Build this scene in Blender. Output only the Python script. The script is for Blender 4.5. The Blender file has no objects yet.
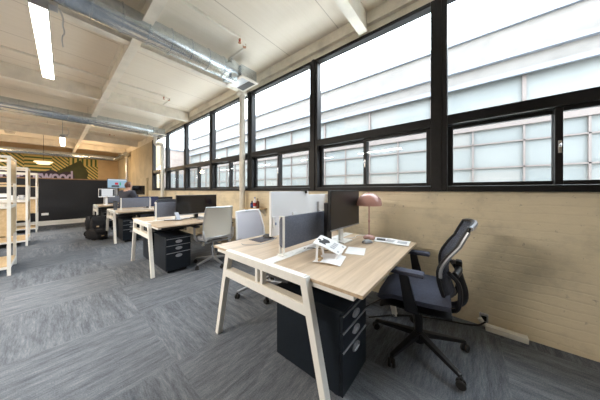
import bpy, bmesh, math, random
from mathutils import Vector, Matrix
random.seed(7)
PI = math.pi
SC = bpy.context.scene
COL = SC.collection

# ------------------------------------------------------------------ materials
def nt_new(name):
    m = bpy.data.materials.new(name); m.use_nodes = True
    nt = m.node_tree
    return m, nt, nt.nodes['Principled BSDF'], nt.nodes['Material Output']

def N(nt, typ, **kw):
    n = nt.nodes.new(typ)
    for k, v in kw.items():
        if k in n.bl_rna.properties.keys(): setattr(n, k, v)
        else: n.inputs[k].default_value = v
    return n

def L(nt, a, b): nt.links.new(a, b)

def math_n(nt, op, a, b=None, c=None):
    n = nt.nodes.new('ShaderNodeMath'); n.operation = op
    for i, v in enumerate((a, b, c)):
        if v is None: continue
        if isinstance(v, (int, float)): n.inputs[i].default_value = v
        else: nt.links.new(v, n.inputs[i])
    return n.outputs[0]

def mixc(nt, f, a, b, mode='MIX'):
    n = nt.nodes.new('ShaderNodeMix'); n.data_type = 'RGBA'; n.blend_type = mode
    if isinstance(f, (int, float)): n.inputs[0].default_value = f
    else: nt.links.new(f, n.inputs[0])
    for i, v in ((6, a), (7, b)):
        if isinstance(v, tuple): n.inputs[i].default_value = (*v[:3], 1)
        else: nt.links.new(v, n.inputs[i])
    return n.outputs[2]

def objco(nt):
    t = nt.nodes.new('ShaderNodeTexCoord'); return t.outputs['Object']

def xyz(nt, v):
    s = nt.nodes.new('ShaderNodeSeparateXYZ'); nt.links.new(v, s.inputs[0]); return s.outputs

def comb(nt, x, y, z=0.0):
    n = nt.nodes.new('ShaderNodeCombineXYZ')
    for i, v in enumerate((x, y, z)):
        if isinstance(v, (int, float)): n.inputs[i].default_value = v
        else: nt.links.new(v, n.inputs[i])
    return n.outputs[0]

def noise(nt, vec, scale, detail=3, rough=.55):
    n = nt.nodes.new('ShaderNodeTexNoise'); nt.links.new(vec, n.inputs['Vector'])
    n.inputs['Scale'].default_value = scale; n.inputs['Detail'].default_value = detail
    n.inputs['Roughness'].default_value = rough
    return n.outputs[0]

def ramp(nt, f, *stops):
    r = nt.nodes.new('ShaderNodeValToRGB'); nt.links.new(f, r.inputs[0])
    e = r.color_ramp.elements
    while len(e) < len(stops): e.new(.5)
    for el, (p, c) in zip(e, stops):
        el.position = p; el.color = (*c, 1) if isinstance(c, tuple) else (c, c, c, 1)
    return r.outputs[0]

def bump(nt, h, bs, strength=.3, dist=.01):
    b = nt.nodes.new('ShaderNodeBump'); b.inputs['Strength'].default_value = strength
    b.inputs['Distance'].default_value = dist
    nt.links.new(h, b.inputs['Height']); nt.links.new(b.outputs[0], bs.inputs['Normal'])

MATS = {}
def mat(name, c, rough=.5, metal=0., var=.06, scale=18., bmp=0., spec=.5):
    if name in MATS: return MATS[name]
    m, nt, bs, o = nt_new(name)
    f = noise(nt, objco(nt), scale)
    lo = tuple(max(0, v * (1 - var)) for v in c); hi = tuple(min(1, v * (1 + var)) for v in c)
    col = ramp(nt, f, (.3, lo), (.7, hi)); L(nt, col, bs.inputs['Base Color'])
    bs.inputs['Roughness'].default_value = rough; bs.inputs['Metallic'].default_value = metal
    bs.inputs['Specular IOR Level'].default_value = spec
    if bmp: bump(nt, noise(nt, objco(nt), scale * 12), bs, bmp, .002)
    MATS[name] = m
    return m

def emit(name, c, s):
    m, nt, bs, o = nt_new(name)
    nt.nodes.remove(bs)
    e = N(nt, 'ShaderNodeEmission'); e.inputs[0].default_value = (*c, 1); e.inputs[1].default_value = s
    L(nt, e.outputs[0], o.inputs[0]); return m

def m_carpet():
    m, nt, bs, o = nt_new('carpet_tile'); p = xyz(nt, objco(nt)); x, y = p[0], p[1]
    s = 0.92
    fx = math_n(nt, 'FLOOR', math_n(nt, 'DIVIDE', math_n(nt, 'ADD', x, .35), s))
    fy = math_n(nt, 'FLOOR', math_n(nt, 'DIVIDE', math_n(nt, 'ADD', y, .2), s))
    chk = math_n(nt, 'FLOORED_MODULO', math_n(nt, 'ADD', fx, fy), 2.0)
    wn = nt.nodes.new('ShaderNodeTexWhiteNoise'); wn.noise_dimensions = '2D'; L(nt, comb(nt, fx, fy), wn.inputs[0])
    def streak(a, b, ka, kb, ofs): return noise(nt, comb(nt, math_n(nt, 'MULTIPLY', a, ka), math_n(nt, 'MULTIPLY', b, kb), ofs), 1.0, 4, .6)
    def two(a, b, ofs):
        f = math_n(nt, 'MULTIPLY', streak(a, b, 2.6, 22, ofs), .55)
        g = math_n(nt, 'MULTIPLY', streak(a, b, 14, 90, ofs + 3), .45)
        return math_n(nt, 'ADD', f, g)
    A = two(x, y, 1.1); B = two(y, x, 7.7)
    f = nt.nodes.new('ShaderNodeMix'); L(nt, chk, f.inputs[0]); L(nt, A, f.inputs[2]); L(nt, B, f.inputs[3])
    fine = noise(nt, objco(nt), 160, 2)
    v = math_n(nt, 'ADD', f.outputs[0], math_n(nt, 'MULTIPLY', math_n(nt, 'SUBTRACT', fine, .5), .5))
    v = math_n(nt, 'ADD', v, math_n(nt, 'MULTIPLY', math_n(nt, 'SUBTRACT', wn.outputs[0], .5), .07))
    col = ramp(nt, v, (.30, (.064, .075, .091)), (.5, (.130, .144, .167)), (.70, (.225, .242, .268)))
    L(nt, col, bs.inputs['Base Color']); bs.inputs['Roughness'].default_value = .95
    bs.inputs['Specular IOR Level'].default_value = .15
    bump(nt, v, bs, .5, .006); return m

def m_brick(name, base, dirt=.5, axis='y', bw=.21, bh=.072, bs_=.35):
    m, nt, bs, o = nt_new(name); p = xyz(nt, objco(nt))
    v = comb(nt, p[1] if axis == 'y' else p[0], p[2])
    hor = p[1] if axis == 'y' else p[0]
    w = noise(nt, comb(nt, math_n(nt, 'MULTIPLY', hor, 3.5), math_n(nt, 'MULTIPLY', p[2], 5)), 1.0, 5, .6)
    zz = math_n(nt, 'ADD', math_n(nt, 'DIVIDE', p[2], bh), math_n(nt, 'MULTIPLY', w, .75))
    fr = math_n(nt, 'FRACT', zz)
    course = math_n(nt, 'SMOOTH_MIN', math_n(nt, 'DIVIDE', fr, .16), math_n(nt, 'DIVIDE', math_n(nt, 'SUBTRACT', 1.0, fr), .10), .4)
    course = math_n(nt, 'MINIMUM', course, 1.0)
    patch = ramp(nt, noise(nt, v, 1.9, 3), (.38, .15), (.62, 1.0))
    hh = math_n(nt, 'MULTIPLY', course, patch)
    n1 = noise(nt, v, 2.5, 6, .65); n2 = noise(nt, v, 22, 5, .7)
    d = tuple(c * .74 for c in base); l = tuple(min(1, c * 1.08) for c in base)
    c = ramp(nt, n1, (.3, d), (.5, base), (.75, l))
    spots = ramp(nt, n2, (.31, 1.0), (.37, 0.0))
    c = mixc(nt, math_n(nt, 'MULTIPLY', spots, dirt), c, (.16, .10, .06))
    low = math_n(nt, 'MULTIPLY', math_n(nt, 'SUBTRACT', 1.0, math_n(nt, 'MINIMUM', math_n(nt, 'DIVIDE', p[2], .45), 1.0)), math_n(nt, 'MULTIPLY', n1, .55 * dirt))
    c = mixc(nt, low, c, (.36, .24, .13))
    c = mixc(nt, math_n(nt, 'MULTIPLY', math_n(nt, 'SUBTRACT', patch, hh), .10), c, (.30, .22, .14))
    L(nt, c, bs.inputs['Base Color']); bs.inputs['Roughness'].default_value = .6
    h = math_n(nt, 'ADD', math_n(nt, 'MULTIPLY', hh, .55), math_n(nt, 'ADD', math_n(nt, 'MULTIPLY', n2, .8), math_n(nt, 'MULTIPLY', w, 1.2)))
    bump(nt, h, bs, bs_, .008); return m

def m_ceiling():
    m, nt, bs, o = nt_new('painted_board'); p = xyz(nt, objco(nt))
    y = math_n(nt, 'ADD', p[1], .43)
    fr = math_n(nt, 'FLOORED_MODULO', y, .9)
    seam = math_n(nt, 'LESS_THAN', fr, .012)
    n1 = noise(nt, objco(nt), .8, 4); n2 = noise(nt, comb(nt, math_n(nt, 'MULTIPLY', p[0], .5), math_n(nt, 'MULTIPLY', p[1], 9)), 3, 4)
    f = math_n(nt, 'ADD', math_n(nt, 'MULTIPLY', n1, .6), math_n(nt, 'MULTIPLY', n2, .4))
    c = ramp(nt, f, (.32, (.75, .675, .57)), (.62, (.82, .75, .65)))
    c = mixc(nt, math_n(nt, 'MULTIPLY', seam, .55), c, (.30, .24, .18))
    L(nt, c, bs.inputs['Base Color']); bs.inputs['Roughness'].default_value = .7
    return m

def m_wood(name, c0, c1, along='x', sc=1.0):
    m, nt, bs, o = nt_new(name); p = xyz(nt, objco(nt))
    a, b, c = (p[0], p[1], p[2]) if along == 'x' else (p[1], p[0], p[2])
    v = comb(nt, math_n(nt, 'MULTIPLY', a, 1.3 * sc), math_n(nt, 'MULTIPLY', b, 24 * sc), math_n(nt, 'MULTIPLY', c, 24 * sc))
    w = noise(nt, v, 1.0, 5, .62); w2 = noise(nt, v, 4.5, 3, .6)
    pl = math_n(nt, 'FLOOR', math_n(nt, 'DIVIDE', b, .095))
    wn = nt.nodes.new('ShaderNodeTexWhiteNoise'); wn.noise_dimensions = '1D'; L(nt, pl, wn.inputs['W'])
    f = math_n(nt, 'ADD', math_n(nt, 'MULTIPLY', w, .75), math_n(nt, 'MULTIPLY', w2, .25))
    f = math_n(nt, 'ADD', f, math_n(nt, 'MULTIPLY', math_n(nt, 'SUBTRACT', wn.outputs[0], .5), .12))
    L(nt, ramp(nt, f, (.32, c0), (.66, c1)), bs.inputs['Base Color'])
    bs.inputs['Roughness'].default_value = .34; return m

def m_duct():
    m, nt, bs, o = nt_new('galvanised_sheet')
    v = nt.nodes.new('ShaderNodeTexVoronoi'); L(nt, objco(nt), v.inputs[0]); v.inputs['Scale'].default_value = 24
    c = ramp(nt, xyz(nt, v.outputs['Color'])[0], (0., (.57, .63, .68)), (1., (.68, .74, .79)))
    L(nt, c, bs.inputs['Base Color']); bs.inputs['Metallic'].default_value = .95; bs.inputs['Roughness'].default_value = .24
    return m

def m_glass():
    m, nt, bs, o = nt_new('window_glass'); nt.nodes.remove(bs)
    t = N(nt, 'ShaderNodeBsdfTransparent'); g = N(nt, 'ShaderNodeBsdfGlossy'); g.inputs['Roughness'].default_value = .02
    t.inputs[0].default_value = (.97, .985, .98, 1)
    f = noise(nt, objco(nt), 1.2, 2)
    mx = N(nt, 'ShaderNodeMixShader'); L(nt, math_n(nt, 'MULTIPLY', f, .07), mx.inputs[0])
    L(nt, t.outputs[0], mx.inputs[1]); L(nt, g.outputs[0], mx.inputs[2]); L(nt, mx.outputs[0], o.inputs[0]); return m

def m_mesh(name, c, hole, k=260., alpha=.25):
    """open woven mesh: threads with see-through holes"""
    m, nt, bs, o = nt_new(name); p = xyz(nt, objco(nt))
    sx = math_n(nt, 'SINE', math_n(nt, 'MULTIPLY', p[0], k)); sz = math_n(nt, 'SINE', math_n(nt, 'MULTIPLY', p[2], k))
    h = math_n(nt, 'MULTIPLY', sx, sz)
    L(nt, ramp(nt, h, (.2, c), (.8, hole)), bs.inputs['Base Color']); bs.inputs['Roughness'].default_value = .75
    t = N(nt, 'ShaderNodeBsdfTransparent'); mx = N(nt, 'ShaderNodeMixShader')
    f = math_n(nt, 'MULTIPLY', math_n(nt, 'GREATER_THAN', h, 0.05), alpha * 2)
    L(nt, f, mx.inputs[0]); L(nt, bs.outputs[0], mx.inputs[1]); L(nt, t.outputs[0], mx.inputs[2]); L(nt, mx.outputs[0], o.inputs[0])
    return m

def m_fabric(name, c):
    m, nt, bs, o = nt_new(name)
    n = noise(nt, objco(nt), 320, 2); n2 = noise(nt, objco(nt), 60, 3)
    f = math_n(nt, 'ADD', math_n(nt, 'MULTIPLY', n, .6), math_n(nt, 'MULTIPLY', n2, .4))
    L(nt, ramp(nt, f, (.3, tuple(v * .75 for v in c)), (.7, tuple(min(1, v * 1.2) for v in c))), bs.inputs['Base Color'])
    bs.inputs['Roughness'].default_value = .9; bs.inputs['Specular IOR Level'].default_value = .2
    bump(nt, n, bs, .3, .001); return m

def m_mural():
    m, nt, bs, o = nt_new('mural_paint'); p = xyz(nt, objco(nt)); x, z = p[0], p[2]
    bx = math_n(nt, 'FLOOR', math_n(nt, 'DIVIDE', x, .85)); 
    lx = math_n(nt, 'SUBTRACT', math_n(nt, 'FLOORED_MODULO', x, .85), .425)
    lz = math_n(nt, 'SUBTRACT', z, 2.15)
    sq = math_n(nt, 'MAXIMUM', math_n(nt, 'ABSOLUTE', lx), math_n(nt, 'ABSOLUTE', math_n(nt, 'ADD', lz, .2)))
    dg = math_n(nt, 'ADD', lx, lz); dg2 = math_n(nt, 'SUBTRACT', lx, lz)
    par = math_n(nt, 'FLOORED_MODULO', bx, 2.0)
    side = math_n(nt, 'GREATER_THAN', x, .55)
    f1 = nt.nodes.new('ShaderNodeMix'); L(nt, par, f1.inputs[0]); L(nt, dg, f1.inputs[2]); L(nt, sq, f1.inputs[3])
    inn = math_n(nt, 'GREATER_THAN', lz, .45)
    f3 = nt.nodes.new('ShaderNodeMix'); L(nt, inn, f3.inputs[0]); L(nt, dg, f3.inputs[2]); L(nt, x, f3.inputs[3])
    f2 = nt.nodes.new('ShaderNodeMix'); L(nt, side, f2.inputs[0]); L(nt, f1.outputs[0], f2.inputs[2]); L(nt, f3.outputs[0], f2.inputs[3])
    st = math_n(nt, 'GREATER_THAN', math_n(nt, 'FLOORED_MODULO', f2.outputs[0], .17), .075)
    L(nt, mixc(nt, st, (.05, .10, .035), (.55, .43, .15)), bs.inputs['Base Color'])
    bs.inputs['Roughness'].default_value = .8; return m

def m_factory():
    """old factory glazing: pale panes, each a slightly different tint"""
    m, nt, bs, o = nt_new('factory_glass'); p = xyz(nt, objco(nt))
    wn = nt.nodes.new('ShaderNodeTexWhiteNoise'); wn.noise_dimensions = '2D'
    L(nt, comb(nt, math_n(nt, 'FLOOR', math_n(nt, 'DIVIDE', p[1], .82)), math_n(nt, 'FLOOR', math_n(nt, 'DIVIDE', p[2], .55))), wn.inputs[0])
    c = ramp(nt, wn.outputs[0], (0., (.102, .116, .118)), (.45, (.126, .137, .136)), (.8, (.138, .148, .146)), (1., (.145, .133, .121)))
    c = mixc(nt, math_n(nt, 'MULTIPLY', noise(nt, objco(nt), 3, 4), .5), c, (.155, .161, .161))
    L(nt, c, bs.inputs['Base Color']); bs.inputs['Roughness'].default_value = .6; return m

M = dict(
    carpet=m_carpet(), brick=m_brick('painted_brick', (.82, .715, .52), bs_=.6), header=m_brick('painted_header', (.82, .76, .65), .15, bs_=.2),
    ceil=m_ceiling(), beam=mat('beam_paint', (.78, .73, .64), .55, var=.1, scale=5), plaster=mat('far_plaster', (.55, .465, .32), .75, var=.12, scale=2.5),
    plain=mat('plain_plaster', (.42, .38, .32), .8, var=.05, scale=2),
    frame=mat('window_black', (.009, .0085, .0095), .42, var=.2, spec=.3), glass=m_glass(), chrome=mat('chrome', (.75, .75, .77), .2, 1.),
    wood=m_wood('oak_laminate', (.40, .295, .195), (.61, .475, .34), 'x'), birch=m_wood('birch_ply', (.56, .40, .22), (.74, .57, .35), 'y'),
    white=mat('white_metal', (.80, .79, .75), .4, var=.03), whitep=mat('white_plastic', (.88, .89, .92), .35, var=.0),
    cream=mat('cream_enamel', (.76, .71, .62), .4, var=.05), duct=m_duct(), grille=mat('grille_dark', (.10, .10, .10), .5),
    navy=mat('navy_steel', (.008, .012, .018), .4, var=.12, scale=30, spec=.3), black=mat('black_plastic', (.009, .009, .011), .42, var=.2, spec=.4),
    rubber=mat('rubber', (.012, .012, .013), .7), screen=mat('dark_screen', (.010, .010, .012), .14, var=.0), 
    scr_brown=mat('matte_screen', (.030, .026, .025), .3, var=.0), silver=mat('silver', (.55, .56, .58), .32, .85, var=.04),
    alu=mat('brushed_grey', (.38, .39, .42), .35, .6, var=.05), divider=m_fabric('divider_felt', (.155, .17, .215)),
    pink=mat('pink_enamel', (.56, .31, .27), .22, var=.03), paper=mat('paper', (.84, .84, .84), .7, var=.02), ink=mat('ink', (.03, .03, .035), .6),
    greyprint=mat('grey_print', (.45, .46, .5), .6), seat=m_fabric('seat_fabric', (.072, .077, .108)), meshb=m_mesh('black_mesh', (.03, .033, .05), (.02, .02, .03), 420., .12),
    meshw=m_mesh('cream_mesh', (.66, .63, .56), (.55, .52, .45), 420., .10), lav=m_mesh('pale_mesh', (.70, .69, .76), (.62, .62, .70), 420., .04),
    shell=mat('grey_shell', (.50, .50, .52), .4), felt=mat('partition_black', (.012, .013, .017), .8, var=.1), 
    pvc=mat('pvc', (.80, .77, .70), .35), mural=m_mural(), muralgreen=mat('mural_green', (.045, .05, .018), .8, var=.3, scale=3),
    muraldark=mat('mural_plum', (.035, .025, .045), .8), mural_letter=mat('mural_lavender', (.38, .35, .52), .8), timber=mat('old_timber', (.28, .16, .08), .7, var=.25, scale=6),
    skin=mat('skin', (.55, .33, .25), .5), hoodie=m_fabric('hoodie', (.055, .058, .075)), hair=mat('hair', (.10, .045, .03), .6), jeans=m_fabric('jeans', (.03, .04, .07)),
    cloth=m_fabric('bag_nylon', (.018, .018, .02)), tan=mat('tan_tag', (.45, .32, .18), .6), mouse=mat('grey_mouse', (.32, .34, .37), .3),
    pad=mat('mousepad', (.075, .07, .085), .8), red=mat('red_label', (.45, .03, .03), .4), blue=mat('blue_cap', (.04, .10, .35), .4), brown=mat('brown_glass', (.12, .04, .025), .15),
    darkblue=mat('dark_blue_bottle', (.03, .04, .10), .25), copper=mat('copper_joint', (.45, .22, .12), .4, .6), fac=m_factory(),
    rust=mat('rust_muntin', (.125, .104, .097), .6), obrick=m_brick('pale_brick', (.112, .104, .098), .25, bs_=.3), obrick_x=m_brick('pinkish_brick', (.20, .165, .15), .3, axis='x', bs_=.3),
    coping=mat('blue_flashing', (.125, .14, .165), .5), yard=mat('yard_concrete', (.5, .5, .49), .8), trough=mat('trough_white', (.78, .78, .77), .4),
    perf=mat('perforated_steel', (.06, .06, .065), .5), tumbler=mat('steel_tumbler', (.10, .11, .13), .35, .3), orange=mat('amber_wall', (.54, .40, .24), .7, var=.1, scale=2),
)
M['lamp'] = emit('led_diffuser', (1., .90, .72), 11.)
M['warm'] = emit('warm_shade', (1., .72, .36), 1.0)
M['screen_on'] = emit('lit_screen', (.40, .58, .72), .35)
M['screen_win'] = emit('lit_window', (.85, .88, .9), .33)
M['screen_red'] = emit('lit_red', (.55, .05, .08), .4)
M['screen_green'] = emit('lit_green', (.05, .4, .2), .4)

# ------------------------------------------------------------------ geometry
class MB:
    def __init__(s): s.bm = bmesh.new()
    def _bev(s, vs, b, seg=2):
        if b > 0:
            es = list({e for v in vs for e in v.link_edges})
            bmesh.ops.bevel(s.bm, geom=es, offset=b, segments=seg, profile=.6, affect='EDGES', clamp_overlap=True)
    def box(s, x0, x1, y0, y1, z0, z1, b=0, mtx=None):
        r = bmesh.ops.create_cube(s.bm, size=1)['verts']
        for v in r:
            v.co = Vector(((x0 + x1) / 2 + v.co.x * (x1 - x0), (y0 + y1) / 2 + v.co.y * (y1 - y0), (z0 + z1) / 2 + v.co.z * (z1 - z0)))
            if mtx: v.co = mtx @ v.co
        s._bev(r, b); return s
    def bar(s, a, b, w, h, bev=0, up=(0, 0, 1), w2=None, h2=None):
        """box-section bar from a to b"""
        a, b = Vector(a), Vector(b); d = (b - a).normalized(); u = Vector(up)
        sd = d.cross(u).normalized(); u = sd.cross(d).normalized()
        w2 = w2 or w; h2 = h2 or h
        vs = [s.bm.verts.new(p + sd * sx * ww / 2 + u * sy * hh / 2) for p, ww, hh in ((a, w, h), (b, w2, h2)) for sx, sy in ((-1, -1), (1, -1), (1, 1), (-1, 1))]
        for q in ((3, 2, 1, 0), (4, 5, 6, 7), (0, 1, 5, 4), (1, 2, 6, 5), (2, 3, 7, 6), (3, 0, 4, 7)): s.bm.faces.new([vs[i] for i in q])
        s._bev(vs, bev); return s
    def prism(s, pts, ax, a, b, bev=0):
        """polygon pts (2D) extruded along axis ax from a to b"""
        def mk(p, t): return {'x': (t, p[0], p[1]), 'y': (p[0], t, p[1]), 'z': (p[0], p[1], t)}[ax]
        A = [s.bm.verts.new(mk(p, a)) for p in pts]; B = [s.bm.verts.new(mk(p, b)) for p in pts]; n = len(pts)
        s.bm.faces.new(A); s.bm.faces.new(B[::-1])
        for i in range(n): s.bm.faces.new((A[i], B[i], B[(i + 1) % n], A[(i + 1) % n]))
        s._bev(A + B, bev); return s
    def tube(s, pts, r, n=10, smooth_path=0, cap=True):
        P = [Vector(p) for p in pts]
        for _ in range(smooth_path):
            Q = [P[0]]
            for i in range(len(P) - 1): Q += [P[i].lerp(P[i + 1], .25), P[i].lerp(P[i + 1], .75)]
            P = Q + [P[-1]]
        R = r if isinstance(r, (list, tuple)) else [r] * len(P)
        if len(R) != len(P): R = [R[0] + (R[-1] - R[0]) * i / (len(P) - 1) for i in range(len(P))]
        rings = []; u = None
        for i, p in enumerate(P):
            t = ((P[i] - P[i - 1]).normalized() if i else Vector()) + ((P[i + 1] - P[i]).normalized() if i < len(P) - 1 else Vector())
            t.normalize()
            if u is None:
                u = t.orthogonal().normalized()
            else: u = (u - t * u.dot(t)).normalized()
            w = t.cross(u)
            rings.append([s.bm.verts.new(p + (u * math.cos(2 * PI * k / n) + w * math.sin(2 * PI * k / n)) * R[i]) for k in range(n)])
        for a, b in zip(rings, rings[1:]):
            for k in range(n): s.bm.faces.new((a[k], a[(k + 1) % n], b[(k + 1) % n], b[k]))
        if cap: s.bm.faces.new(rings[0][::-1]); s.bm.faces.new(rings[-1])
        return s
    def lathe(s, prof, c=(0, 0, 0), n=24, sx=1., sy=1., mtx=None):
        c = Vector(c); rings = []
        for r, z in prof:
            q = []
            for k in range(n if r > 1e-5 else 1):
                v = Vector((r * sx * math.cos(2 * PI * k / n), r * sy * math.sin(2 * PI * k / n), z))
                if mtx: v = mtx @ v
                q.append(s.bm.verts.new(c + v))
            rings.append(q)
        for a, b in zip(rings, rings[1:]):
            for k in range(n):
                k2 = (k + 1) % n
                if len(a) == 1 and len(b) == 1: break
                if len(a) == 1: s.bm.faces.new((a[0], b[k2], b[k]))
                elif len(b) == 1: s.bm.faces.new((a[k], a[k2], b[0]))
                else: s.bm.faces.new((a[k], a[k2], b[k2], b[k]))
        if len(rings[0]) > 1: s.bm.faces.new(rings[0][::-1])
        if len(rings[-1]) > 1: s.bm.faces.new(rings[-1])
        return s
    def sheet(s, fn, nu, nv, th):
        """grid surface fn(u,v)->point, thickened by th along its normal"""
        G = [[Vector(fn(i / nu, j / nv)) for j in range(nv + 1)] for i in range(nu + 1)]
        def nrm(i, j):
            a = G[min(i + 1, nu)][j] - G[max(i - 1, 0)][j]; b = G[i][min(j + 1, nv)] - G[i][max(j - 1, 0)]
            return a.cross(b).normalized()
        A = [[s.bm.verts.new(G[i][j]) for j in range(nv + 1)] for i in range(nu + 1)]
        B = [[s.bm.verts.new(G[i][j] + nrm(i, j) * th) for j in range(nv + 1)] for i in range(nu + 1)]
        for i in range(nu):
            for j in range(nv):
                s.bm.faces.new((A[i][j], A[i][j + 1], A[i + 1][j + 1], A[i + 1][j])); s.bm.faces.new((B[i][j], B[i + 1][j], B[i + 1][j + 1], B[i][j + 1]))
        ring = [(i, 0) for i in range(nu)] + [(nu, j) for j in range(nv)] + [(i, nv) for i in range(nu, 0, -1)] + [(0, j) for j in range(nv, 0, -1)]
        for (a, b), (c, d) in zip(ring, ring[1:] + ring[:1]): s.bm.faces.new((A[a][b], A[c][d], B[c][d], B[a][b]))
        return s
    def build(s, name, m, parent=None, smooth=True, loc=None, rot=None):
        bmesh.ops.recalc_face_normals(s.bm, faces=s.bm.faces[:])
        me = bpy.data.meshes.new(name); s.bm.to_mesh(me); s.bm.free()
        me.materials.append(m)
        if smooth:
            me.polygons.foreach_set('use_smooth', [True] * len(me.polygons))
            try: me.set_sharp_from_angle(angle=math.radians(38))
            except Exception: pass
        o = bpy.data.objects.new(name, me); COL.objects.link(o)
        if parent: o.parent = parent
        if loc: o.location = loc
        if rot: o.rotation_euler = rot
        return o

def tag(o, label=None, cat=None, group=None, kind=None):
    if label: o['label'] = label
    if cat: o['category'] = cat
    if group: o['group'] = group
    if kind: o['kind'] = kind
    return o

def thing(name, label, cat, loc=(0, 0, 0), rz=0., group=None):
    o = bpy.data.objects.new(name, None); COL.objects.link(o); o.empty_display_size = .1
    o.location = loc; o.rotation_euler = (0, 0, rz)
    return tag(o, label, cat, group)

def struct(o, label=None): return tag(o, label, None, None, 'structure')

def kids(o): return [c for c in ALLK() if c.parent == o]
def ALLK(): return list(bpy.data.objects)
def dup(root, loc, rz=None, label=None, group=None):
    def cp(o, parent):
        c = o.copy(); COL.objects.link(c)
        if parent: c.parent = parent
        for k in kids(o): cp(k, c)
        return c
    r = cp(root, None); r.location = loc
    if rz is not None: r.rotation_euler = (0, 0, rz)
    if label: r['label'] = label
    if group: r['group'] = group
    return r

# ------------------------------------------------------------------ room shell
W = 2.53; CZ = 3.45; YB = 16.3; YF = -3.2; XL = -5.0
struct(MB().box(XL - .2, W + .35, YF - .2, YB + .2, -.15, 0).build('floor', M['carpet'], smooth=False))
struct(MB().box(XL - .2, W + .35, YF - .2, YB + .2, CZ, CZ + .2).build('ceiling', M['ceil'], smooth=False))
WY0, WY1 = -1.31 - 1.555, 9.5
wr = MB().box(W, W + .32, YF, YB, 0, 1.235)
struct(wr.build('wall_right', M['brick'], smooth=False))
hd = MB().box(W, W + .06, YF, YB, 3.19, CZ).box(W - .05, W, YF, 9.5, 3.30, CZ, .008)
struct(hd.build('trim_1', M['header'], smooth=False))
struct(MB().box(W, W + .32, WY1, YB, 1.235, 3.19).build('trim_2', M['plaster'], smooth=False))
struct(MB().box(W, W + .32, YF, WY0, 1.235, 3.19).build('trim_3', M['header'], smooth=False))
struct(MB().box(XL - .2, W + .35, YB, YB + .2, 0, CZ).build('wall_back', M['orange'], smooth=False))
struct(MB().box(XL - .2, W + .35, YF - .2, YF, 0, CZ).build('wall_front', M['plain'], smooth=False))
struct(MB().box(XL - .2, XL, YF, YB, 0, CZ).build('wall_left', M['plain'], smooth=False))

# ------------------------------------------------------------------ windows
mull = [WY0, -1.31, .24, 1.795, 3.35, 4.905, 6.46, 8.0, 9.5]
for k in range(len(mull) - 1):
    y0, y1 = mull[k], mull[k + 1]
    w = thing('window_%d' % (k + 1), None, None, (W, (y0 + y1) / 2, 1.235)); w['kind'] = 'structure'
    h = (y1 - y0) / 2; f = MB()
    zb, zt, tr = .0, 1.955, .66                       # local: sill, head, transom centre
    mw = .07
    xa, xb = -.045, .055
    f.box(xa, xb, -h, -h + mw, zb, zt, .006).box(xa, xb, h - mw, h, zb, zt, .006)
    f.box(xa, xb, -h + mw, h - mw, zb, zb + .055, .006).box(xa, xb, -h + mw, h - mw, zt - .045, zt, .006)
    f.box(xa, xb, -h + mw, h - mw, tr, tr + .095, .006)
    f.box(xa - .012, xa, -h, -h + .022, zb, zt).box(xa - .012, xa, h - .022, h, zb, zt)
    f.build('window_frame', M['frame'], w, False)
    # two sliding sashes under the transom, the left one a little proud
    my = 0
    def sash(a, b, x, name):
        s = MB(); t = .042
        z0, z1 = zb + .057, tr - .002
        s.box(x, x + .04, a, a + t, z0, z1, .004).box(x, x + .04, b - t, b, z0, z1, .004)
        s.box(x, x + .04, a + t, b - t, z0, z0 + t * .8, .004).box(x, x + .04, a + t, b - t, z1 - t * .8, z1, .004)
        so = s.build(name, M['frame'], w, False)
        MB().box(x + .016, x + .022, a + t, b - t, z0 + t * .8, z1 - t * .8).build('pane', M['glass'], so, False)
        return so
    s1 = sash(-h + mw, my + .02, -.02, 'sash'); s2 = sash(my - .02, h - mw, .03, 'sash')
    MB().box(-.034, -.02, my - .012, my + .006, .30, .40, .003).tube([(-.034, my - .003, .35), (-.05, my - .003, .37)], .006).build('latch', M['chrome'], s1)
    MB().box(.005, .011, -h + mw, h - mw, tr + .095, zt - .045).build('pane', M['glass'], w, False)

# ------------------------------------------------------------------ ceiling steel
def ibeam_x(y, x0, x1, zb=3.2, name='ceiling_beam'):
    b = MB().box(x0, x1, y - .055, y + .055, zb, zb + .018).box(x0, x1, y - .008, y + .008, zb + .018, CZ).box(x0, x1, y - .055, y + .055, CZ - .018, CZ)
    b.box(x0, x1, y - .045, y - .008, zb + .018, CZ - .018)
    return struct(b.build(name, M['beam'], smooth=False))
for y in (-1.6, 1.02, 3.5, 6.2, 8.95, 11.6, 14.2): ibeam_x(y, XL, W - .06)
struct(MB().box(.65, .75, YF, YB, 3.17, 3.19).box(.69, .71, YF, YB, 3.19, CZ).box(.65, .75, YF, YB, CZ - .02, CZ).build('ceiling_beam', M['beam'], smooth=False))
# round column under the beam end
struct(MB().lathe([(.11, 0), (.11, .02), (.055, .03), (.055, 3.14), (.10, 3.15), (.10, 3.2)], (2.42, 3.5, 0), 20).build('column', M['cream']))
struct(MB().box(.0, 1, -.06, .06, 0, .1).build('trim_4', M['timber'], smooth=False, loc=(0, 0, 0)))
bpy.data.objects['trim_4'].scale = (7.4, 1.6, 1.5); bpy.data.objects['trim_4'].location = (-4.95, YB - .1, 2.95)
struct(MB().box(2.46, W, 10.2, 11.3, 0, 1.75, .01).build('trim_5', M['plaster'], smooth=False))

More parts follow.
